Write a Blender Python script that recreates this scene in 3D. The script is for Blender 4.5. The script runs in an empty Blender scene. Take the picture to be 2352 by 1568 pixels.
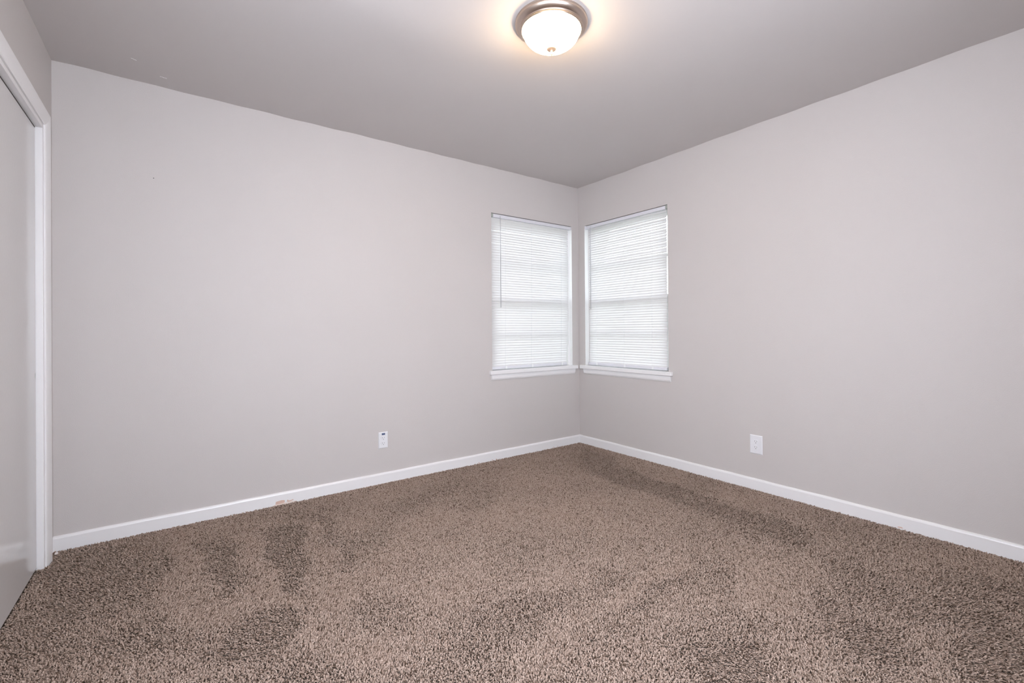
import bpy, bmesh, math, random
import numpy as np
from mathutils import Vector, Matrix

C = bpy.context.scene.collection
SC = bpy.context.scene
PI = math.pi
random.seed(7)

# ------------------------------------------------------------------ camera
W_PX, H_PX = 2352, 1568
F_PX = 1061.5244
YAW, PITCH, ROLL = 0.642724966, 0.00367378674, -0.00767428431
CAM = Vector((-3.11115, -3.23661, 1.07354))
fwd = Vector((math.sin(YAW) * math.cos(PITCH), math.cos(YAW) * math.cos(PITCH), math.sin(PITCH)))
rgt = Vector((math.cos(YAW), -math.sin(YAW), 0))
upv = rgt.cross(fwd)
r2 = rgt * math.cos(ROLL) + upv * math.sin(ROLL)
u2 = -rgt * math.sin(ROLL) + upv * math.cos(ROLL)
cam_data = bpy.data.cameras.new('camera')
cam = bpy.data.objects.new('camera', cam_data)
C.objects.link(cam)
M = Matrix((r2, u2, -fwd)).transposed().to_4x4()
M.translation = CAM
cam.matrix_world = M
cam_data.sensor_fit = 'HORIZONTAL'
cam_data.sensor_width = 36.0
cam_data.lens = 36.0 * F_PX / W_PX
cam_data.shift_x = -22.547 / W_PX
cam_data.shift_y = -28.933 / W_PX
cam_data.clip_start = 0.02
SC.camera = cam

# ------------------------------------------------------------------ world, daylight, added fill lamps, exposure
SKY_STRENGTH = 12.0
REAR_WATTS = 9.0
SIDE_WATTS = 3.5
LAMP_STRENGTH = 50.0
SC.view_settings.view_transform = 'Standard'
SC.view_settings.look = 'None'
SC.view_settings.gamma = 1.0
SC.view_settings.use_curve_mapping = False
SC.view_settings.exposure = 0.0
world = bpy.data.worlds.new('world')
SC.world = world
world.use_nodes = True
bgn = world.node_tree.nodes['Background']
bgn.inputs[0].default_value = (0.85, 0.905, 1.0, 1)
bgn.inputs[1].default_value = SKY_STRENGTH
SC.cycles.use_denoising = True
SC.cycles.max_bounces = 7
SC.cycles.adaptive_threshold = 0.1
SC.cycles.diffuse_bounces = 4
SC.cycles.transmission_bounces = 8
SC.cycles.sample_clamp_indirect = 6.0

# room measures (metres).  corner under the two windows is the origin
ZC = 2.44            # ceiling
XL = -3.602          # closet wall
YB = -3.47           # rear wall (behind the camera)
TH = 0.14            # wall thickness


def area_light(name, loc, rot, sx, sy, watts, col, portal=False):
    d = bpy.data.lights.new(name, 'AREA')
    d.shape = 'RECTANGLE'
    d.size, d.size_y = sx, sy
    d.energy = watts
    d.color = col
    o = bpy.data.objects.new(name, d)
    C.objects.link(o)
    o.location = loc
    o.rotation_euler = rot
    if portal:
        d.cycles.is_portal = True
    return o


RW = (-3.12, -1.78, 0.80, 2.05)      # unseen opening x0,x1,z0,z1 behind the camera, added to light the room
area_light('fill_rear', ((RW[0] + RW[1]) / 2, YB - TH - 0.03, (RW[2] + RW[3]) / 2), (PI / 2, 0, 0),
           RW[1] - RW[0], RW[3] - RW[2], REAR_WATTS, (0.80, 0.885, 1.0))  # added fill lamp outside the rear opening, on top of the sky
SW = (-3.36, -2.36, 0.80, 2.05)      # unseen opening y0,y1,z0,z1 past the closet, added to light the right wall
area_light('fill_side', (XL - TH - 0.03, (SW[0] + SW[1]) / 2, (SW[2] + SW[3]) / 2), (PI / 2, 0, -PI / 2),
           SW[1] - SW[0], SW[3] - SW[2], SIDE_WATTS, (0.79, 0.86, 1.0))  # second added fill lamp, outside the side opening
area_light('portal_left', (-0.542, TH + 0.02, 1.40), (-PI / 2, 0, 0), 0.92, 1.32, 1, (1, 1, 1), True)
area_light('portal_right', (TH + 0.02, -0.548, 1.40), (PI / 2, 0, PI / 2), 0.92, 1.32, 1, (1, 1, 1), True)

# ------------------------------------------------------------------ materials


def new_mat(name):
    m = bpy.data.materials.new(name)
    m.use_nodes = True
    nt = m.node_tree
    return m, nt, nt.nodes['Principled BSDF']


def paint(name, col, rough=0.5, bump=0.0, bscale=300.0, spec=0.5, var=0.0, vscale=1.2, metal=0.0, dist=0.002):
    m, nt, b = new_mat(name)
    b.inputs['Roughness'].default_value = rough
    b.inputs['Specular IOR Level'].default_value = spec
    b.inputs['Metallic'].default_value = metal
    tc = nt.nodes.new('ShaderNodeTexCoord')
    if var < 0.012:
        b.inputs['Base Color'].default_value = (*col, 1)
    else:
        nz = nt.nodes.new('ShaderNodeTexNoise')
        nz.inputs['Scale'].default_value = vscale
        nz.inputs['Detail'].default_value = 1
        nt.links.new(tc.outputs['Object'], nz.inputs['Vector'])
        mx = nt.nodes.new('ShaderNodeMix')
        mx.data_type = 'RGBA'
        lo = [c * (1 - var) for c in col]
        hi = [min(1, c * (1 + var)) for c in col]
        mx.inputs['A'].default_value = (*lo, 1)
        mx.inputs['B'].default_value = (*hi, 1)
        nt.links.new(nz.outputs['Fac'], mx.inputs['Factor'])
        nt.links.new(mx.outputs['Result'], b.inputs['Base Color'])
    if bump > 0:
        n2 = nt.nodes.new('ShaderNodeTexNoise')
        n2.inputs['Scale'].default_value = bscale
        n2.inputs['Detail'].default_value = 1.5
        nt.links.new(tc.outputs['Object'], n2.inputs['Vector'])
        bp = nt.nodes.new('ShaderNodeBump')
        bp.inputs['Strength'].default_value = bump
        bp.inputs['Distance'].default_value = dist
        nt.links.new(n2.outputs['Fac'], bp.inputs['Height'])
        nt.links.new(bp.outputs['Normal'], b.inputs['Normal'])
    return m


WALL_COL = (0.598, 0.562, 0.551)
M_WALL = paint('greige_wall_paint', WALL_COL, 0.55, 0.35, 260, 0.3, 0.015, 1.5)
M_CEIL = paint('greige_ceiling_paint', WALL_COL, 0.7, 0.10, 200, 0.2, 0.015, 1.8)
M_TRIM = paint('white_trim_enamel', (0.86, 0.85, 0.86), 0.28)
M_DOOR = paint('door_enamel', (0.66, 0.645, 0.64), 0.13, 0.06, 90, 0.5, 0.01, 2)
M_SASH = paint('white_sash', (0.80, 0.81, 0.80), 0.4)
M_PLATE = paint('white_plastic', (0.80, 0.80, 0.83), 0.3)
M_SLOT = paint('dark_slot', (0.03, 0.028, 0.03), 0.6)
M_USB = paint('blue_grey_panel', (0.10, 0.14, 0.26), 0.4)
M_USB2 = paint('dark_blue_ports', (0.035, 0.05, 0.12), 0.4)
M_BARE = paint('bare_primer', (0.70, 0.50, 0.42), 0.7, 0, 1, 0.3, 0.1, 60)
M_PALE = paint('chipped_pale_edge', (0.80, 0.68, 0.62), 0.7, 0, 1, 0.3, 0.08, 60)
M_RAIL = paint('white_blind_metal', (0.74, 0.74, 0.79), 0.35)
M_BRACKET = paint('grey_bracket', (0.36, 0.38, 0.36), 0.5)
M_CORD = paint('white_cord', (0.85, 0.86, 0.88), 0.6)
M_NICKEL = paint('brushed_nickel', (0.56, 0.47, 0.41), 0.34, 0.0, 1, 0.5, 0.03, 30, 1.0)
M_BRASS = paint('warm_nickel_finial', (0.90, 0.66, 0.46), 0.40, 0, 1, 0.5, 0, 1, 0.6)
M_GAP = paint('dark_gap', (0.05, 0.04, 0.035), 0.8)
M_WAND = paint('clear_grey_wand', (0.60, 0.60, 0.63), 0.25)
M_CRUMB = paint('pale_chip', (0.80, 0.72, 0.70), 0.7)
M_BACKING = paint('carpet_backing', (0.10, 0.078, 0.062), 1.0)
M_LAWN = paint('lawn', (0.10, 0.17, 0.05), 0.9, 0, 1, 0.1, 0.3, 3)
M_HEDGE = paint('hedge_leaves', (0.06, 0.10, 0.03), 0.8, 0.5, 30, 0.2, 0.4, 12)


def slat_mat():
    m = bpy.data.materials.new('translucent_white_slat')
    m.use_nodes = True
    nt = m.node_tree
    b = nt.nodes['Principled BSDF']
    b.inputs['Base Color'].default_value = (0.725, 0.72, 0.725, 1)
    b.inputs['Roughness'].default_value = 0.4
    tr = nt.nodes.new('ShaderNodeBsdfTranslucent')
    tr.inputs['Color'].default_value = (0.92, 0.89, 0.855, 1)
    mix = nt.nodes.new('ShaderNodeMixShader')
    mix.inputs[0].default_value = 0.04
    nt.links.new(b.outputs[0], mix.inputs[1])
    nt.links.new(tr.outputs[0], mix.inputs[2])
    nt.links.new(mix.outputs[0], nt.nodes['Material Output'].inputs['Surface'])
    return m


M_SLAT = slat_mat()


def glass_mat():
    m = bpy.data.materials.new('window_glass')
    m.use_nodes = True
    nt = m.node_tree
    nt.nodes.remove(nt.nodes['Principled BSDF'])
    t = nt.nodes.new('ShaderNodeBsdfTransparent')
    t.inputs['Color'].default_value = (0.95, 0.96, 0.95, 1)
    g = nt.nodes.new('ShaderNodeBsdfGlossy')
    g.inputs['Roughness'].default_value = 0.02
    fr = nt.nodes.new('ShaderNodeFresnel')
    fr.inputs['IOR'].default_value = 1.45
    mix = nt.nodes.new('ShaderNodeMixShader')
    nt.links.new(fr.outputs[0], mix.inputs[0])
    nt.links.new(t.outputs[0], mix.inputs[1])
    nt.links.new(g.outputs[0], mix.inputs[2])
    nt.links.new(mix.outputs[0], nt.nodes['Material Output'].inputs['Surface'])
    return m


M_GLASS = glass_mat()


def lamp_mat():
    m, nt, b = new_mat('lit_frosted_glass')
    b.inputs['Base Color'].default_value = (0.9, 0.88, 0.85, 1)
    b.inputs['Roughness'].default_value = 0.3
    b.inputs['Emission Color'].default_value = (1.0, 0.73, 0.44, 1)
    b.inputs['Emission Strength'].default_value = LAMP_STRENGTH
    return m


M_LAMP = lamp_mat()


def pile_mat():
    m, nt, b = new_mat('carpet_yarn')
    b.inputs['Roughness'].default_value = 0.9
    b.inputs['Specular IOR Level'].default_value = 0.1
    at = nt.nodes.new('ShaderNodeAttribute')
    at.attribute_name = 'tone'
    rp = nt.nodes.new('ShaderNodeValToRGB')
    e = rp.color_ramp.elements
    e[0].position, e[0].color = 0.0, (0.105, 0.068, 0.048, 1)
    e[1].position, e[1].color = 1.0, (0.515, 0.402, 0.340, 1)
    k = e.new(0.45)
    k.color = (0.320, 0.236, 0.191, 1)
    nt.links.new(at.outputs['Fac'], rp.inputs['Fac'])
    nt.links.new(rp.outputs['Color'], b.inputs['Base Color'])
    return m


M_PILE = pile_mat()

# ------------------------------------------------------------------ mesh helpers


def box(bm, x0, x1, y0, y1, z0, z1):
    v = [bm.verts.new(p) for p in ((x0, y0, z0), (x1, y0, z0), (x1, y1, z0), (x0, y1, z0),
                                   (x0, y0, z1), (x1, y0, z1), (x1, y1, z1), (x0, y1, z1))]
    fs = [(3, 2, 1, 0), (4, 5, 6, 7), (0, 1, 5, 4), (1, 2, 6, 5), (2, 3, 7, 6), (3, 0, 4, 7)]
    return [bm.faces.new([v[i] for i in f]) for f in fs]


def sweep(bm, prof, a, b, ua, va, ub=None, vb=None):
    """closed profile (u,v) from point a to point b, with its own axes at each end (allows mitres)"""
    ub, vb = ub or ua, vb or va
    A = [bm.verts.new(Vector(a) + Vector(ua) * u + Vector(va) * v) for u, v in prof]
    B = [bm.verts.new(Vector(b) + Vector(ub) * u + Vector(vb) * v) for u, v in prof]
    n = len(prof)
    for i in range(n):
        bm.faces.new((A[i], A[(i + 1) % n], B[(i + 1) % n], B[i]))
    bm.faces.new(A[::-1])
    bm.faces.new(B)


def lathe(bm, prof, c=(0, 0, 0), seg=64):
    rings = []
    for r, z in prof:
        if r < 1e-6:
            rings.append([bm.verts.new((c[0], c[1], c[2] + z))])
        else:
            rings.append([bm.verts.new((c[0] + r * math.cos(2 * PI * i / seg), c[1] + r * math.sin(2 * PI * i / seg), c[2] + z)) for i in range(seg)])
    for a, b in zip(rings, rings[1:]):
        for i in range(seg):
            j = (i + 1) % seg
            if len(a) == 1 and len(b) == 1:
                continue
            if len(a) == 1:
                bm.faces.new((a[0], b[j], b[i]))
            elif len(b) == 1:
                bm.faces.new((a[i], a[j], b[0]))
            else:
                bm.faces.new((a[i], a[j], b[j], b[i]))


def tube(bm, pts, r, seg=8):
    pts = [Vector(p) for p in pts]
    rings = []
    for i, p in enumerate(pts):
        d = (pts[min(i + 1, len(pts) - 1)] - pts[max(i - 1, 0)]).normalized()
        a = d.orthogonal().normalized() if abs(d.z) < 0.99 else Vector((1, 0, 0))
        b = d.cross(a).normalized()
        a = b.cross(d)
        rings.append([bm.verts.new(p + a * r * math.cos(2 * PI * k / seg) + b * r * math.sin(2 * PI * k / seg)) for k in range(seg)])
    for A, B in zip(rings, rings[1:]):
        for k in range(seg):
            bm.faces.new((A[k], A[(k + 1) % seg], B[(k + 1) % seg], B[k]))
    bm.faces.new(rings[0][::-1])
    bm.faces.new(rings[-1])


def obj(name, bm, mat, parent=None, bevel=0.0, smooth=False, segs=2):
    bmesh.ops.recalc_face_normals(bm, faces=bm.faces[:])
    me = bpy.data.meshes.new(name)
    bm.to_mesh(me)
    bm.free()
    me.materials.append(mat)
    o = bpy.data.objects.new(name, me)
    C.objects.link(o)
    if smooth:
        me.polygons.foreach_set('use_smooth', [True] * len(me.polygons))
    if bevel > 0:
        md = o.modifiers.new('bevel', 'BEVEL')
        md.width = bevel
        md.segments = segs
        md.limit_method = 'ANGLE'
        md.angle_limit = math.radians(40)
        md.harden_normals = False
    if parent:
        o.parent = parent
    return o


def tag(o, label=None, cat=None, group=None, kind=None):
    if label:
        o['label'] = label
    if cat:
        o['category'] = cat
    if group:
        o['group'] = group
    if kind:
        o['kind'] = kind
    return o


def empty(name, loc=(0, 0, 0), rz=0):
    o = bpy.data.objects.new(name, None)
    o.empty_display_size = 0.1
    C.objects.link(o)
    o.location = loc
    o.rotation_euler = (0, 0, rz)
    return o


def dup(root, loc, rz, label):
    """a copy of a thing with copies of its parts and sub-parts"""
    def rec(o, par):
        c = o.copy()
        C.objects.link(c)
        if par:
            c.parent = par
        for ch in list(o.children):
            rec(ch, c)
        return c
    r = rec(root, None)
    r.location = loc
    r.rotation_euler = (0, 0, rz)
    r['label'] = label
    return r


# ------------------------------------------------------------------ shell
WX0, WX1, WZ0, WZ1 = -0.998, -0.086, 0.740, 2.062      # left window opening; the right one mirrors it along y

bm = bmesh.new()
T2 = ZC + 0.10
box(bm, XL - TH, WX0, 0, TH, -0.08, T2)
box(bm, WX1, TH, 0, TH, -0.08, T2)
box(bm, WX0, WX1, 0, TH, -0.08, WZ0)
box(bm, WX0, WX1, 0, TH, WZ1, T2)
wall_left = tag(obj('wall_left', bm, M_WALL), 'greige painted wall left of the corner, with one window and one outlet', 'wall', kind='structure')

bm = bmesh.new()
box(bm, 0, TH, YB - TH, -1.010, -0.08, T2)
box(bm, 0, TH, WX1, -0.0005, -0.08, T2)
box(bm, 0, TH, -1.010, WX1, -0.08, WZ0)
box(bm, 0, TH, -1.010, WX1, WZ1, T2)
wall_right = tag(obj('wall_right', bm, M_WALL), 'greige painted wall right of the corner, with one window and one outlet', 'wall', kind='structure')

# closet wall with its wide door opening
CY0, CY1, CZ1 = -0.205, -2.05, 2.027
bm = bmesh.new()
box(bm, XL - 0.11, XL, CY0 + 0.018, -0.0005, -0.08, T2)
box(bm, XL - 0.11, XL, CY1 - 0.018, CY0 + 0.018, CZ1 + 0.018, T2)
box(bm, XL - 0.11, XL, SW[1], CY1 - 0.018, -0.08, T2)
box(bm, XL - 0.11, XL, YB - TH, SW[0], -0.08, T2)
box(bm, XL - 0.11, XL, SW[0], SW[1], -0.08, SW[2])
box(bm, XL - 0.11, XL, SW[0], SW[1], SW[3], T2)
tag(obj('wall_closet', bm, M_WALL), 'short greige wall above and around the closet doors', 'wall', kind='structure')

bm = bmesh.new()
box(bm, XL + 0.0005, RW[0], YB - TH, YB, -0.08, T2)
box(bm, RW[1], -0.0005, YB - TH, YB, -0.08, T2)
box(bm, RW[0], RW[1], YB - TH, YB, -0.08, RW[2])
box(bm, RW[0], RW[1], YB - TH, YB, RW[3], T2)
tag(obj('wall_rear', bm, M_WALL), 'greige wall behind the viewer, with an opening added for light', 'wall', kind='structure')


def sstep(a, b, v):
    t = np.clip((v - a) / (b - a), 0, 1)
    return t * t * (3 - 2 * t)


# ceiling: hand-finished plaster, faintly wavy, with a soft sagging seam parallel to the left wall
nx, ny = 220, 210
xs = np.linspace(XL - 0.05, 0.05, nx)
ys = np.linspace(YB - 0.05, 0.05, ny)
X, Y = np.meshgrid(xs, ys, indexing='ij')
rng = np.random.default_rng(3)
Zc = np.full_like(X, ZC)
for _ in range(26):
    kx, ky = rng.normal(0, 5.0, 2)
    Zc += 0.0002 * np.sin(kx * X + ky * Y + rng.uniform(0, 6.28))
seam = -1.27 - 0.02 * np.sin(X * 1.3)
sag = np.where(Y > seam, 1 - (Y - seam) / (0.05 - seam), 1 - sstep(0, 0.45, seam - Y))
Zc -= 0.026 * np.clip(sag, 0, 1) * (1 - sstep(-2.5, -1.6, X))
edge = np.exp(-np.minimum(np.abs(Y), np.abs(X)) / 0.06)
Zc += edge * (0.0004 * np.sin(X * 9 + Y * 7 + 1) + 0.0013 * np.sin(X * 23 - Y * 19))
bm = bmesh.new()
vs = [[bm.verts.new((X[i, j], Y[i, j], Zc[i, j])) for j in range(ny)] for i in range(nx)]
for i in range(nx - 1):
    for j in range(ny - 1):
        bm.faces.new((vs[i][j], vs[i][j + 1], vs[i + 1][j + 1], vs[i + 1][j]))
top = [bm.verts.new((x, y, ZC + 0.14)) for x, y in ((xs[0], ys[0]), (xs[-1], ys[0]), (xs[-1], ys[-1]), (xs[0], ys[-1]))]
bm.faces.new(top)
bm.faces.new([vs[i][0] for i in range(nx)] + [top[1], top[0]])
bm.faces.new([vs[nx - 1][j] for j in range(ny)] + [top[2], top[1]])
bm.faces.new([vs[i][ny - 1] for i in range(nx - 1, -1, -1)] + [top[3], top[2]])
bm.faces.new([vs[0][j] for j in range(ny - 1, -1, -1)] + [top[0], top[3]])
ceiling = tag(obj('ceiling', bm, M_CEIL, smooth=True), 'plain greige ceiling with a faint seam', 'ceiling', kind='structure')
# two small bare scratches
bm = bmesh.new()
for (x, y, a, l) in ((-3.273, -0.258, 0.5, 0.022), (-3.159, -0.132, 0.2, 0.028)):
    n = 7
    pa = []
    zc = Zc[np.abs(xs - x).argmin(), np.abs(ys - y).argmin()]
    for i in range(n):
        t = i / (n - 1) - 0.5
        pa.append((x + l * t * math.cos(a), y + l * t * math.sin(a) + 0.002 * math.sin(i * 2.1), zc))
    tube(bm, pa, 0.0017, 6)
obj('paint_scratch', bm, M_TRIM, ceiling)

# floor slab under the carpet
bm = bmesh.new()
box(bm, XL - 0.12, 0.05, YB - 0.05, 0.05, -0.08, -0.012)
tag(obj('floor', bm, M_BACKING), 'floor under the brown carpet', 'floor', kind='structure')

# ------------------------------------------------------------------ baseboards
BT, BH = 0.013, 0.071
BASE = [(0, -0.02), (BT, -0.02), (BT, BH - 0.012), (BT - 0.002, BH - 0.006), (BT - 0.006, BH - 0.001), (BT - 0.010, BH), (0, BH)]


def run(name, axis, fixed, sgn, a0, a1, label, m0=0, m1=0):
    bm = bmesh.new()
    n = 60
    prev = None
    for i in range(n + 1):
        ring = []
        for u, v in BASE:
            s0, s1 = a0 + m0 * u, a1 + m1 * u
            s = s0 + (s1 - s0) * i / n
            wob = 0.0006 * math.sin(s * 11) + 0.0005 * math.sin(s * 29 + 1) if v > 0.03 else 0
            p = (s, fixed + sgn * u, v + wob) if axis == 'x' else (fixed + sgn * u, s, v + wob)
            ring.append(bm.verts.new(p))
        if prev:
            for k in range(len(BASE)):
                kk = (k + 1) % len(BASE)
                bm.faces.new((prev[k], prev[kk], ring[kk], ring[k]))
        else:
            bm.faces.new(ring[::-1])
        prev = ring
    bm.faces.new(prev)
    return tag(obj(name, bm, M_TRIM), label, 'baseboard', kind='structure')


bb_left = run('baseboard_left', 'x', 0, -1, XL, 0.0, 'white baseboard along the left wall, chipped near its middle', m1=-1)
bb_right = run('baseboard_right', 'y', 0, -1, YB, 0.0, 'white baseboard along the right wall', m1=-1)
bb_rear = run('baseboard_rear', 'x', YB, 1, XL, -BT, 'white baseboard along the wall behind the viewer')


def patch(bm, pts, th, axis):
    """irregular thin scab of paint standing on a baseboard face; pts are (along, z)"""
    f = -BT - th
    if axis == 'y':
        A = [bm.verts.new((s, f, z)) for s, z in pts]
        B = [bm.verts.new((s, -BT + 0.002, z)) for s, z in pts]
    else:
        A = [bm.verts.new((f, s, z)) for s, z in pts]
        B = [bm.verts.new((-BT + 0.002, s, z)) for s, z in pts]
    bm.faces.new(A)
    n = len(A)
    for i in range(n):
        bm.faces.new((A[i], A[(i + 1) % n], B[(i + 1) % n], B[i]))


bm = bmesh.new()
patch(bm, [(-2.620, 0.004), (-2.617, 0.021), (-2.600, 0.023), (-2.585, 0.0245), (-2.570, 0.022), (-2.566, 0.014), (-2.571, 0.006), (-2.60, 0.003)], 0.0005, 'y')
patch(bm, [(-2.556, 0.008), (-2.552, 0.020), (-2.547, 0.019), (-2.547, 0.014), (-2.535, 0.013), (-2.519, 0.017), (-2.517, 0.012), (-2.530, 0.008), (-2.545, 0.006)], 0.0005, 'y')
tag(obj('bare_patch', bm, M_BARE, bb_left), 'peach coloured bare spots where the white paint has chipped off')
bm = bmesh.new()
patch(bm, [(-2.640, -0.004), (-2.622, 0.004), (-2.60, 0.0035), (-2.575, 0.006), (-2.556, 0.004), (-2.53, 0.006), (-2.50, 0.003), (-2.50, -0.004)], 0.0003, 'y')
obj('worn_edge', bm, M_PALE, bb_left)
bm = bmesh.new()
for s in (-1.15, -1.02, -0.98, -0.35, -0.30):
    patch(bm, [(s, 0.001), (s + 0.004, 0.006), (s + 0.010, 0.007), (s + 0.014, 0.001)], 0.0004, 'y')
obj('small_chip', bm, M_BARE, bb_left)
bm = bmesh.new()
patch(bm, [(-2.475, 0.003), (-2.470, 0.009), (-2.455, 0.008), (-2.450, 0.003)], 0.0005, 'x')
tag(obj('bare_patch', bm, M_BARE, bb_right), 'small peach bare spot at the carpet edge')

# nail hole on the left wall
bm = bmesh.new()
lathe(bm, [(0, 0.0006), (0.0022, 0.0006), (0.0028, -0.001)], seg=10)
h = obj('nail_hole', bm, M_SLOT, wall_left)
h.rotation_euler = (PI / 2, 0, 0)
h.location = (-3.205, 0.0, 1.926)

# ------------------------------------------------------------------ closet trim and doors
# clamshell casing: u = across (0 at opening edge), v = out of the wall
CW = 0.066
CAS = [(0, 0), (0, 0.006), (0.004, 0.0085), (0.014, 0.0115), (0.028, 0.0145), (0.042, 0.0168), (0.054, 0.0175), (0.062, 0.0165), (CW, 0.013), (CW, 0)]
oy, oz = -0.186, 2.049         # inner edge of the casing: vertical leg / head


def casing(name, a, b, u, mitre_a, mitre_b, label):
    bm = bmesh.new()
    d = (Vector(b) - Vector(a)).normalized()
    u = Vector(u)
    v = Vector((1, 0, 0))
    sweep(bm, CAS, a, b, u + d * mitre_a, v, u + d * mitre_b, v)
    return tag(obj(name, bm, M_TRIM, smooth=False), label, 'trim', kind='structure')


casing('trim_1', (XL, oy, -0.015), (XL, oy, oz), (0, 1, 0), 0, 1, 'white rounded upright casing at the closet door, left of the left wall')
casing('trim_2', (XL, CY1 - 0.019, oz), (XL, oy, oz), (0, 0, 1), -1, 1, 'white rounded head casing running above the closet door')
casing('trim_3', (XL, CY1 - 0.019, -0.015), (XL, CY1 - 0.019, oz), (0, -1, 0), 0, 1, 'white rounded casing at the far end of the closet doors beside the viewer')
# jamb boards lining the opening
bm = bmesh.new()
JT = 0.019
box(bm, XL - 0.11, XL + 0.0015, CY0 + 0.0, CY0 + JT - 0.001, -0.012, CZ1 + JT)
box(bm, XL - 0.11, XL + 0.0015, CY1 - JT + 0.001, CY1, -0.012, CZ1 + JT)
box(bm, XL - 0.11, XL + 0.0015, CY1, CY0, CZ1, CZ1 + JT)
tag(obj('trim_4', bm, M_TRIM, bevel=0.0012), 'white jamb boards lining the closet door opening', 'trim', kind='structure')


def slab_door(name, x0, y0, y1, label):
    bm = bmesh.new()
    box(bm, x0 - 0.032, x0, y0, y1, 0.004, CZ1 - 0.006)
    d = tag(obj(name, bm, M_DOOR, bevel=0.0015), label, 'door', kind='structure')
    bm = bmesh.new()
    yc = y0 + 0.06 if name == 'door_1' else y1 - 0.06
    lathe(bm, [(0, -0.004), (0.018, -0.004), (0.021, 0.0015), (0.026, 0.0015), (0.027, 0.0)], seg=32)
    p = obj('finger_pull', bm, M_NICKEL, d)
    p.rotation_euler = (0, PI / 2, 0)
    p.location = (x0, yc, 0.95)
    return d


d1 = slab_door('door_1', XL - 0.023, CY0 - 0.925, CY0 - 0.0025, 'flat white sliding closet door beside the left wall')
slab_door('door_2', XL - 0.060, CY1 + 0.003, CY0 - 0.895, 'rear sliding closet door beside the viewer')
bm = bmesh.new()
box(bm, XL - 0.10, XL - 0.0235, CY1, CY0, CZ1 - 0.0055, CZ1)  # shade of the gap over the doors, made as a dark strip
tag(obj('trim_5', bm, M_GAP), 'dark strip put in for the shaded gap above the closet doors', 'gap strip', kind='structure')
# small dent on the door edge
bm = bmesh.new()
tube(bm, [(XL - 0.0233, CY0 - 0.016, 0.872), (XL - 0.0230, CY0 - 0.018, 0.885), (XL - 0.0231, CY0 - 0.014, 0.897)], 0.0016, 6)
obj('door_scuff', bm, M_BRACKET, d1)
# closet back so the opening is closed
bm = bmesh.new()
box(bm, XL - 0.75, XL - 0.70, CY1 - 0.1, 0.0, -0.08, T2)
box(bm, XL - 0.70, XL - 0.115, -0.05, 0.0, -0.08, T2)
box(bm, XL - 0.70, XL - 0.115, CY1 - 0.1, CY1 - 0.05, -0.08, T2)
box(bm, XL - 0.70, XL - 0.115, CY1 - 0.05, -0.05, ZC, T2)
box(bm, XL - 0.70, XL - 0.125, CY1 - 0.05, -0.05, -0.08, -0.012)
tag(obj('wall_closet_inside', bm, M_WALL), 'inside of the closet behind its doors', 'wall', kind='structure')

# ------------------------------------------------------------------ windows (built at the left wall, local x along wall, y outwards)


def frame_rect(bm, x0, x1, z0, z1, w, y0, y1, wb=None):
    wb = wb or w
    box(bm, x0, x0 + w, y0, y1, z0, z1)
    box(bm, x1 - w, x1, y0, y1, z0, z1)
    box(bm, x0 + w, x1 - w, y0, y1, z1 - w, z1)
    box(bm, x0 + w, x1 - w, y0, y1, z0, z0 + wb)


def window(name, x0, x1, flip, label):
    """flip False: wall y=0, outside +y.   flip True: wall x=0, outside +x; (a,b)->(b,a)"""
    root = empty(name, (0, 0, 0))
    tag(root, label, 'window', kind='structure')

    def put(nm, bm, mat, par, bevel=0.0):
        if flip:
            for v in bm.verts:
                v.co = Vector((v.co.y, v.co.x, v.co.z))
        return obj(nm, bm, mat, par, bevel)
    zm = 1.338
    bm = bmesh.new()
    t = 0.012
    box(bm, x0, x0 + t, 0.046, TH, WZ0, WZ1)
    box(bm, x1 - t, x1, 0.046, TH, WZ0, WZ1)
    box(bm, x0 + t, x1 - t, 0.046, TH, WZ1 - t, WZ1)
    box(bm, x1 - 0.002, x1, 0.0006, 0.046, WZ0 + 0.001, WZ1)     # thin painted reveals in front of the sashes
    put('window_frame', bm, M_TRIM, root)
    for nm, za, zb, ya in (('lower_sash', WZ0 + 0.002, zm + 0.022, 0.052), ('upper_sash', zm - 0.022, WZ1 - t, 0.092)):
        bm = bmesh.new()
        a, b = x0 + t, x1 - t
        frame_rect(bm, a, b, za, zb, 0.044, ya, ya + 0.035)
        zmid = (za + zb) / 2 + (0.0 if nm == 'lower_sash' else 0.0)
        box(bm, a + 0.044, b - 0.044, ya + 0.006, ya + 0.029, zmid - 0.011, zmid + 0.011)
        s = put(nm, bm, M_SASH, root)
        bm = bmesh.new()
        box(bm, a + 0.044, b - 0.044, ya + 0.016, ya + 0.019, za + 0.044, zb - 0.044)
        put('pane', bm, M_GLASS, s)
    # stool with horns, and its apron
    bm = bmesh.new()
    e0, e1 = (-1.030, -0.036) if not flip else (-1.050, -0.032)
    box(bm, e0, e1, -0.028, 0.0, 0.709, 0.741)
    box(bm, x0, x1, 0.0, 0.052, 0.708, 0.741)
    put('window_sill', bm, M_TRIM, root, 0.003)
    bm = bmesh.new()
    prof = [(0, 0.0), (-0.007, 0.0), (-0.012, 0.012), (-0.013, 0.026), (-0.012, 0.045), (0, 0.045)]
    a0, a1 = (-1.010, -0.058) if not flip else (-1.034, -0.066)
    A = [bm.verts.new((a0, u, 0.663 + v)) for u, v in prof]
    B = [bm.verts.new((a1 + 0.008 * (v / 0.045 - 1), u, 0.663 + v)) for u, v in prof]
    n = len(prof)
    for i in range(n):
        bm.faces.new((A[i], A[(i + 1) % n], B[(i + 1) % n], B[i]))
    bm.faces.new(A[::-1])
    bm.faces.new(B)
    put('sill_apron', bm, M_TRIM, root)
    return root


window('window_1', WX0, WX1, False, 'white double hung window in the left wall behind its lowered blind')
window('window_2', -1.010, WX1, True, 'white double hung window in the right wall behind its lowered blind')


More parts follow.
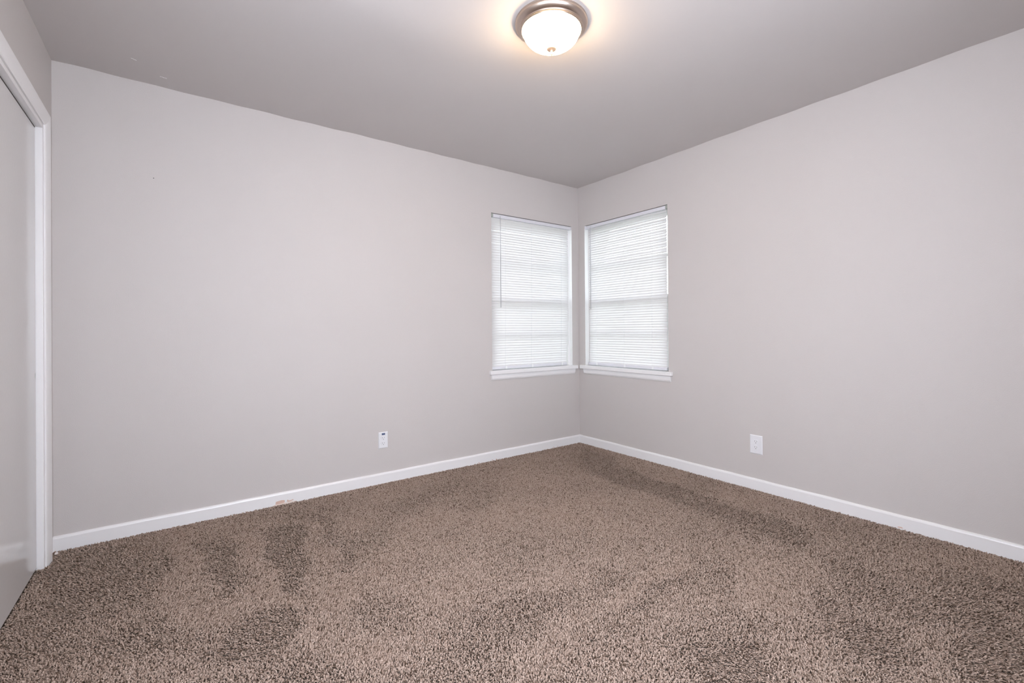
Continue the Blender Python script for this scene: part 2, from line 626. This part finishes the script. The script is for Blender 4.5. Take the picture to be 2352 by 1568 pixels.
def blind(label, x0, x1, flip, ends, wand_x, cords, seed, skew):
    """ends = slat end offsets from the opening edge (far end, corner end)"""
    rg = random.Random(seed)
    root = tag(empty('window_blind', (0, 0, 0)), label, 'blind', group='white mini blinds in the corner windows')

    def put(nm, bm, mat, par, bevel=0.0, smooth=False):
        if flip:
            for v in bm.verts:
                v.co = Vector((v.co.y, v.co.x, v.co.z))
        return obj(nm, bm, mat, par, bevel, smooth)
    za, zb = 2.030, WZ1 - 0.0045
    bm = bmesh.new()
    box(bm, x0 + 0.012, x1 - 0.0055, 0.006, 0.032, za, zb)
    hr = put('headrail', bm, M_RAIL, root, 0.002)
    bm = bmesh.new()
    box(bm, x0 + 0.0035, x0 + 0.022, 0.003, 0.034, za - 0.001, zb + 0.0005)
    put('end_bracket', bm, M_BRACKET, root, 0.001)
    bm = bmesh.new()
    box(bm, x1 - 0.018, x1 - 0.0035, 0.003, 0.034, za - 0.001, zb + 0.0005)
    put('end_bracket', bm, M_RAIL, root, 0.001)
    # slats: curved, nearly closed, room edge down
    s0, s1 = x0 + ends[0], x1 - ends[1]
    pitch, wd = 0.0214, 0.0255
    zt = za - 0.013
    zbot = 0.7825
    n = int(round((zt - zbot) / pitch)) + 1
    pitch = (zt - zbot) / (n - 1)
    bm = bmesh.new()
    segx, segw = 10, 6
    yc = 0.020
    for i in range(n):
        z = zt - i * pitch
        t = math.radians((70.5 if not flip else 67.0) + rg.uniform(-0.7, 0.7))
        if i < 2 and flip:
            t = math.radians(60)
        tw = rg.uniform(-1.0, 1.0) * (1.0 if flip else 0.5)
        f = max(0, (i / n - 0.55) / 0.45)
        sh = skew * f * f
        ring_prev = None
        ph = rg.uniform(0, 6.28)
        dz0 = rg.uniform(-0.0006, 0.0006)
        for k in range(segx + 1):
            q = k / segx
            x = s0 + (s1 - s0) * q + (sh if q > 0.5 else sh * 0.3)
            tt = t + math.radians(tw * (q - 0.5) + (1.3 if flip else 0.5) * math.sin(q * 7 + ph))
            ring = []
            for w in range(segw + 1):
                a = (w / segw - 0.5) * wd
                crown = 0.0021 * (1 - (2 * w / segw - 1) ** 2)
                # axis across the slat: from the room edge (low) to the outer edge (high)
                dy, dz = math.cos(tt), math.sin(tt)
                ring.append(bm.verts.new((x, yc + a * dy - crown * dz, z + dz0 + a * dz + crown * dy)))
            if ring_prev:
                for w in range(segw):
                    bm.faces.new((ring_prev[w], ring_prev[w + 1], ring[w + 1], ring[w]))
            ring_prev = ring
    put('slats', bm, M_SLAT, root, 0, True)
    bm = bmesh.new()
    br0, br1 = (s0 + 0.3 * skew, s1 + skew)
    box(bm, br0, br1, 0.008, 0.033, 0.7475, 0.772)
    bt = put('bottom_rail', bm, M_RAIL, root, 0.003)
    for c in cords:
        bm = bmesh.new()
        box(bm, c - 0.009, c + 0.009, 0.006, 0.010, 0.747, 0.7725)
        put('rail_clip', bm, M_CORD, bt, 0.001)
    for c in cords:
        bm = bmesh.new()
        for yy in (0.0065, 0.0345):
            tube(bm, [(c, yy, za), (c + skew * 0.2, yy, 1.3), (c + skew * 0.5, yy, 0.765)], 0.0006, 5)
        put('ladder_cord', bm, M_CORD, root)
    bm = bmesh.new()
    tube(bm, [(wand_x, 0.004, za + 0.012), (wand_x, 0.000, za - 0.004), (wand_x, -0.001, za - 0.03), (wand_x - 0.002, -0.002, 1.27)], 0.0029, 6)
    put('tilt_wand', bm, M_WAND, root, 0, True)
    return root


blind('white mini blind lowered in the left wall window, wand at its left end', WX0, WX1, False, (0.007, 0.040), -0.906, (-0.85, -0.566, -0.213), 5, -0.024)
blind('white mini blind lowered in the right wall window, with bright gaps between its upper slats', -1.010, WX1, True, (0.019, 0.040), -0.162, (-0.227, -0.557, -0.852), 9, 0.010)

# ------------------------------------------------------------------ wall outlets


def receptacle(bm, cx, cz, r=0.0165):
    """rounded duplex face, flattened top and bottom, as a low disc in the local x-z plane, facing -y"""
    n = 28
    A, B = [], []
    for i in range(n):
        a = 2 * PI * i / n
        x, z = r * math.cos(a), max(-0.0138, min(0.0138, r * math.sin(a)))
        A.append(bm.verts.new((cx + x, -0.0075, cz + z)))
        B.append(bm.verts.new((cx + x * 1.03, -0.0045, cz + z * 1.03)))
    bm.faces.new(A)
    for i in range(n):
        bm.faces.new((A[i], A[(i + 1) % n], B[(i + 1) % n], B[i]))


def slots(bm, cx, cz):
    for dx, hgt in ((-0.0064, 0.0078), (0.0064, 0.0064)):
        box(bm, cx + dx - 0.0009, cx + dx + 0.0009, -0.0079, -0.007, cz + 0.0035 - hgt / 2, cz + 0.0035 + hgt / 2)
    n = 12
    A = [bm.verts.new((cx + 0.0023 * math.cos(2 * PI * i / n), -0.0079, cz - 0.0075 + 0.0025 * math.sin(2 * PI * i / n))) for i in range(n)]
    B = [bm.verts.new((v.co.x, -0.007, v.co.z)) for v in A]
    bm.faces.new(A)
    for i in range(n):
        bm.faces.new((A[i], A[(i + 1) % n], B[(i + 1) % n], B[i]))


def outlet(label, loc, rz, w, h, sp, shift=0.0, usb=False):
    root = tag(empty('wall_outlet', loc, rz), label, 'outlet', group='white wall outlets')
    bm = bmesh.new()
    prof = [(0.0, 0.0), (0.0, 0.0), ]
    A = [bm.verts.new((sx * w / 2, 0, sz * h / 2)) for sx, sz in ((-1, -1), (1, -1), (1, 1), (-1, 1))]
    b_ = 0.0045
    B = [bm.verts.new((sx * (w / 2 - 0.0008), -0.0025, sz * (h / 2 - 0.0008))) for sx, sz in ((-1, -1), (1, -1), (1, 1), (-1, 1))]
    D = [bm.verts.new((sx * (w / 2 - b_), -0.0055, sz * (h / 2 - b_))) for sx, sz in ((-1, -1), (1, -1), (1, 1), (-1, 1))]
    for P, Q in ((A, B), (B, D)):
        for i in range(4):
            bm.faces.new((P[i], P[(i + 1) % 4], Q[(i + 1) % 4], Q[i]))
    bm.faces.new(D)
    bm.faces.new(A[::-1])
    obj('cover_plate', bm, M_PLATE, root)
    for s in (1, -1):
        bm = bmesh.new()
        receptacle(bm, 0, shift + s * sp)
        rc = obj('receptacle', bm, M_PLATE, root)
        bm = bmesh.new()
        slots(bm, 0, shift + s * sp)
        tag(obj('slots', bm, M_SLOT, rc), 'dark plug slots')
    if usb:
        bm = bmesh.new()
        box(bm, -0.0110, 0.0120, -0.0072, -0.005, 0.0375, 0.0500)
        u = tag(obj('port_panel', bm, M_USB, root), 'small blue grey panel above the sockets')
        bm = bmesh.new()
        box(bm, -0.0100, -0.0030, -0.0076, -0.007, 0.0440, 0.0492)
        box(bm, 0.0075, 0.0115, -0.0076, -0.007, 0.0380, 0.0495)
        box(bm, -0.0095, 0.0060, -0.0076, -0.007, 0.0380, 0.0402)
        obj('port', bm, M_USB2, u)
    else:
        bm = bmesh.new()
        lathe(bm, [(0, -0.0006), (0.0022, -0.0006), (0.0030, 0.0003), (0.0030, 0.0010)], seg=16)
        sc_ = obj('plate_screw', bm, M_PLATE, root)
        sc_.rotation_euler = (PI / 2, 0, 0)
        sc_.location = (0, -0.006, shift)
    return root


outlet('white outlet on the left wall with a blue grey panel above its sockets', (-1.931, 0, 0.301), 0, 0.0675, 0.115, 0.0187, -0.0035, True)
outlet('plain white outlet on the right wall with a wide cover plate', (0, -1.6935, 0.2985), -PI / 2, 0.083, 0.125, 0.0192, 0.0, False)

# ------------------------------------------------------------------ ceiling light
LX, LY = -1.7698, -1.6813
lamp = tag(empty('ceiling_light', (LX, LY, 2.4385)), 'round flush ceiling light with nickel ring and lit frosted dome', 'ceiling light')
bm = bmesh.new()
lathe(bm, [(0.1450, 0.004), (0.1585, 0.003), (0.1602, -0.001), (0.1602, -0.0035), (0.1588, -0.0048), (0.1605, -0.0062), (0.1607, -0.0100), (0.1590, -0.0150),
           (0.1555, -0.0200), (0.1505, -0.0245), (0.1450, -0.0275), (0.1420, -0.0285), (0.1410, -0.0295), (0.1420, -0.0310), (0.1416, -0.0330),
           (0.1395, -0.0345), (0.1368, -0.0350), (0.1352, -0.0356), (0.1348, -0.0375), (0.1330, -0.0388), (0.1308, -0.0385), (0.1296, -0.0360), (0.1296, -0.010)], seg=96)
obj('base_ring', bm, M_NICKEL, lamp, smooth=True)
bm = bmesh.new()
dome = [(0.1262, -0.022), (0.1262, -0.035)]
for i in range(1, 19):
    a = i / 18 * PI / 2
    dome.append((0.1262 * math.cos(a) ** 0.97 if i < 18 else 0.0, -0.035 - 0.0795 * math.sin(a)))
lathe(bm, dome, seg=72)
tag(obj('glass_shade', bm, M_LAMP, lamp, smooth=True), 'glowing white frosted glass dome')
bm = bmesh.new()
lathe(bm, [(0.0, -0.1120), (0.0195, -0.1130), (0.0215, -0.1155), (0.0205, -0.1185), (0.0160, -0.1205), (0.0085, -0.1218), (0.0050, -0.1240), (0.0046, -0.1290), (0.0060, -0.1325),
           (0.0062, -0.1375), (0.0042, -0.1425), (0.0, -0.1440)], seg=32)
obj('finial', bm, M_BRASS, lamp, smooth=True)

# ------------------------------------------------------------------ crumb of plaster on the carpet
bm = bmesh.new()
bmesh.ops.create_icosphere(bm, subdivisions=2, radius=0.0075)
for v in bm.verts:
    v.co *= 1 + random.uniform(-0.18, 0.18)
    v.co.z *= 0.75
cr = obj('plaster_crumb', bm, M_CRUMB)
cr.location = (XL + 0.020, -0.062, 0.004)
tag(cr, 'tiny pale crumb on the carpet at the foot of the closet casing', 'crumb')

# ------------------------------------------------------------------ outside
bm = bmesh.new()
box(bm, -9, 12, TH + 0.3, 14, -0.62, -0.5)
box(bm, TH + 0.3, 12, -10, TH + 0.3, -0.62, -0.5)
tag(obj('lawn', bm, M_LAWN), 'green lawn outside the corner windows', 'lawn', kind='structure')

# ------------------------------------------------------------------ carpet pile
# nap: patches where the vacuum cleaner has laid the pile one way (+) or the other (-); outlines in metres on the floor
NAP = [
    (0.85, [(-3.1, -0.26), (-3.05, -0.3), (-3.0, -0.7), (-2.97, -1.05), (-2.96, -1.17), (-3.08, -1.11), (-3.19, -0.94), (-3.14, -0.64)]),
    (-0.75, [(-3.04, -0.32), (-2.88, -0.34), (-2.88, -0.7), (-2.93, -0.98), (-2.97, -0.98), (-3.0, -0.71)]),
    (1.00, [(-2.86, -0.43), (-2.81, -0.43), (-2.75, -0.96), (-2.72, -1.38), (-2.76, -1.37), (-2.82, -0.94)]),
    (0.35, [(-2.87, -0.54), (-2.82, -0.96), (-2.79, -1.22), (-2.9, -1.15), (-2.94, -1.05)]),
    (-1.05, [(-2.75, -0.4), (-2.54, -0.34), (-2.59, -0.7), (-2.68, -1.11), (-2.73, -1.16), (-2.75, -0.96)]),
    (0.80, [(-2.54, -0.37), (-2.48, -0.37), (-2.49, -1.1), (-2.58, -1.4), (-2.7, -1.31), (-2.64, -0.94)]),
    (-0.60, [(-2.5, -0.28), (-2.41, -0.34), (-2.45, -1.0), (-2.51, -1.08)]),
    (-1.00, [(-2.73, -1.29), (-2.74, -1.41), (-2.84, -1.49), (-3.02, -1.37), (-2.97, -1.28), (-2.87, -1.2)]),
    (0.70, [(-2.72, -1.37), (-2.59, -1.42), (-2.56, -1.72), (-2.72, -1.67), (-2.76, -1.48)]),
    (-0.60, [(-3.57, -0.06), (-3.25, -0.09), (-3.12, -0.23), (-3.15, -0.64), (-3.26, -0.88), (-3.45, -0.8), (-3.59, -0.39)]),
    (-0.50, [(-3.2, -0.99), (-3.08, -1.14), (-3.04, -1.35), (-3.23, -1.25), (-3.36, -1.02)]),
    (-0.70, [(-0.14, -0.22), (-0.18, -0.64), (-0.38, -1.07), (-0.64, -1.05), (-0.56, -0.58)]),
    (-0.75, [(-0.42, -0.9), (-0.35, -1.33), (-0.43, -1.89), (-0.6, -1.95), (-0.61, -1.58), (-0.63, -1.11)]),
    (-0.90, [(-0.38, -1.76), (-0.38, -1.93), (-0.42, -2.22), (-0.66, -2.25), (-0.62, -2.0)]),
    (0.80, [(-1.79, -1.95), (-1.54, -1.94), (-1.24, -1.94), (-1.26, -1.99), (-1.54, -2.01), (-1.78, -2.01)]),
    (-0.60, [(-1.26, -1.99), (-1.31, -2.06), (-1.69, -2.08), (-1.79, -2.01), (-1.54, -2.01)]),
    (0.60, [(-1.03, -2.13), (-0.69, -2.29), (-0.88, -2.43), (-1.26, -2.42), (-1.39, -2.28)]),
    (-0.60, [(-1.02, -2.45), (-1.02, -2.54), (-1.08, -2.59), (-1.13, -2.52)]),
    (-0.75, [(-1.14, -2.6), (-1.05, -2.73), (-1.14, -2.8), (-1.35, -2.74), (-1.32, -2.64)]),
    (0.50, [(-1.02, -2.73), (-0.83, -2.81), (-0.94, -2.87), (-1.14, -2.8)]),
    (-0.80, [(-0.36, -2.65), (-0.28, -2.94), (-1.07, -3.02), (-1.18, -2.93), (-0.87, -2.84)]),
    (-0.80, [(-1.73, -2.35), (-1.54, -2.47), (-1.66, -2.57), (-1.83, -2.44)]),
    (0.40, [(-2.14, -0.71), (-1.36, -0.9), (-1.09, -1.53), (-1.69, -1.8), (-2.31, -1.6), (-2.44, -1.23)]),
    (0.45, [(-2.24, -1.96), (-1.85, -1.96), (-1.89, -2.06), (-2.26, -2.09)]),
    (-0.35, [(-2.07, -1.79), (-1.77, -1.83), (-1.8, -1.89), (-2.12, -1.91)]),
]


def nap(x, y):
    s = np.zeros_like(x)
    wx = x + 0.02 * np.sin(y * 17 + 1) + 0.008 * np.sin(y * 53 + x * 31)
    wy = y + 0.02 * np.sin(x * 15 + 2) + 0.008 * np.sin(x * 47 - y * 29)
    for amt, pl in NAP:
        q = np.array(pl)
        f = 0.055
        m = (wx > q[:, 0].min() - f) & (wx < q[:, 0].max() + f) & (wy > q[:, 1].min() - f) & (wy < q[:, 1].max() + f)
        px, py = wx[m], wy[m]
        ins = np.zeros(px.size, dtype=bool)
        dist = np.full(px.size, 9.0)
        for i in range(len(q)):
            (ax, ay), (bx, by) = q[i], q[(i + 1) % len(q)]
            if ay != by:
                ins ^= ((ay > py) != (by > py)) & (px < (bx - ax) * (py - ay) / (by - ay) + ax)
            ex, ey = bx - ax, by - ay
            t = np.clip(((px - ax) * ex + (py - ay) * ey) / (ex * ex + ey * ey + 1e-12), 0, 1)
            dist = np.minimum(dist, np.hypot(px - ax - t * ex, py - ay - t * ey))
        s[m] += amt * sstep(-0.045, 0.03, np.where(ins, dist, -dist))
    rg = np.random.default_rng(11)
    for _ in range(30):
        k = rg.normal(0, 9.0, 2)
        s += 0.055 * np.sin(k[0] * x + k[1] * y + rg.uniform(0, 6.28))
    return np.clip(s - 0.20, -1.10, 1.15)


def build_pile(sp=0.0047):
    rg = np.random.default_rng(21)
    x0, x1, y0, y1 = XL - 0.02, -BT * 0.9, YB + BT, -BT * 0.9
    gx = np.arange(x0, x1, sp)
    gy = np.arange(y0, y1, sp)
    GX, GY = np.meshgrid(gx, gy, indexing='ij')
    px = GX.ravel() + rg.uniform(-0.48, 0.48, GX.size) * sp
    py = GY.ravel() + rg.uniform(-0.48, 0.48, GX.size) * sp
    keep = (px < x1) & (py < y1)
    # clear of the closet wall, casing and jamb, but running under the doors
    keep &= ~((px < XL + 0.002) & ((py > CY0) | (py < CY1)))
    keep &= ~((px < XL + 0.019) & (py > oy) & (py < oy + CW))
    # behind the viewer the pile is sparser
    dep = (px - CAM.x) * math.sin(YAW) + (py - CAM.y) * math.cos(YAW)
    far = dep < 0.80
    keep &= ~far | (rg.random(px.size) < 0.30)
    px, py, far = px[keep], py[keep], far[keep]
    n = px.size
    s = nap(px, py)
    # yarn ends gather in little clumps with deeper gaps between them
    clump = np.zeros(n)
    for _ in range(44):
        w = rg.uniform(480, 900)
        th = rg.uniform(0, 2 * PI)
        ph = rg.uniform(0, 2 * PI)
        arg = w * (px * math.cos(th) + py * math.sin(th)) + ph
        clump += np.sin(arg)
        px = px + 0.00022 * np.cos(arg) * math.cos(th)
        py = py + 0.00022 * np.cos(arg) * math.sin(th)
    clump /= 4.7
    px = np.minimum(px, x1)
    py = np.clip(py, y0, y1)
    # lean direction: along the vacuum strokes, towards or away from the window corner
    base = np.arctan2(0.80, 0.60)
    ang = base + rg.normal(0, 0.9, n)
    lean = 0.0094 * s + rg.normal(0, 0.0010, n)
    lx = lean * np.cos(base) + rg.normal(0, 0.0034, n) * (1 - 0.35 * np.clip(s, -0.6, 1))
    ly = lean * np.sin(base) + rg.normal(0, 0.0034, n) * (1 - 0.35 * np.clip(s, -0.6, 1))
    hgt = 0.0112 + rg.uniform(-0.0014, 0.0012, n) + 0.0024 * np.clip(clump, -1.6, 1.1) * (0.95 - 0.75 * np.clip(s, -0.9, 0.9)) - 0.0004 * np.clip(-s, 0, 1)
    rad = sp * rg.uniform(0.46, 0.72, n) * np.where(far, 1.8, 1.0)
    tone = np.clip(0.62 + rg.normal(0, 0.17, n) + 0.10 * np.clip(clump, -1.5, 1), 0.0, 1.0)
    fleck = rg.random(n) < 0.13
    tone[fleck] = rg.uniform(0.0, 0.25, fleck.sum())
    rot = rg.uniform(0, 2 * PI, n)
    K = 4
    lv = [(0.20, 0.72), (0.66, 1.0), (0.93, 0.80)]
    L = len(lv)
    nv = L * K + 1
    co = np.zeros((n, nv, 3), dtype=np.float32)
    for li, (t, rr) in enumerate(lv):
        b = t ** 1.5
        cx = px + lx * b
        cy = py + ly * b
        cz = -0.0125 + hgt * t - 0.3 * np.hypot(lx, ly) * b
        for k in range(K):
            a = rot + 2 * PI * k / K + t * 1.4
            wob = 1 + 0.22 * np.sin(a * 2 + rot * 3)
            co[:, li * K + k, 0] = cx + rad * rr * wob * np.cos(a)
            co[:, li * K + k, 1] = cy + rad * rr * wob * np.sin(a)
            co[:, li * K + k, 2] = cz
    co[:, -1, 0] = px + lx
    co[:, -1, 1] = py + ly
    co[:, -1, 2] = -0.0125 + hgt - 0.3 * np.hypot(lx, ly)
    quads = []
    for li in range(L - 1):
        for k in range(K):
            kk = (k + 1) % K
            quads.append((li * K + k, li * K + kk, (li + 1) * K + kk, (li + 1) * K + k))
    tris = [((L - 1) * K + k, (L - 1) * K + (k + 1) % K, nv - 1) for k in range(K)]
    off = (np.arange(n, dtype=np.int64) * nv)[:, None]
    idx = np.concatenate([np.array(quads).ravel(), np.array(tris).ravel()])
    loops = (off + idx[None, :]).astype(np.int32).ravel()
    sizes = np.array([4] * len(quads) + [3] * len(tris))
    starts1 = np.concatenate([[0], np.cumsum(sizes)[:-1]])
    starts = (np.arange(n, dtype=np.int64)[:, None] * sizes.sum() + starts1[None, :]).astype(np.int32).ravel()
    me = bpy.data.meshes.new('carpet_pile')
    me.vertices.add(n * nv)
    me.vertices.foreach_set('co', co.ravel())
    me.loops.add(loops.size)
    me.loops.foreach_set('vertex_index', loops)
    me.polygons.add(starts.size)
    me.polygons.foreach_set('loop_start', starts)
    me.polygons.foreach_set('use_smooth', np.ones(starts.size, dtype=bool))
    me.update(calc_edges=False)
    at = me.attributes.new('tone', 'FLOAT', 'POINT')
    at.data.foreach_set('value', np.repeat(tone.astype(np.float32), nv))
    me.materials.append(M_PILE)
    o = bpy.data.objects.new('carpet_pile', me)
    C.objects.link(o)
    tag(o, 'brown flecked cut pile carpet covering the whole floor', 'carpet', kind='stuff')
    return n


build_pile()
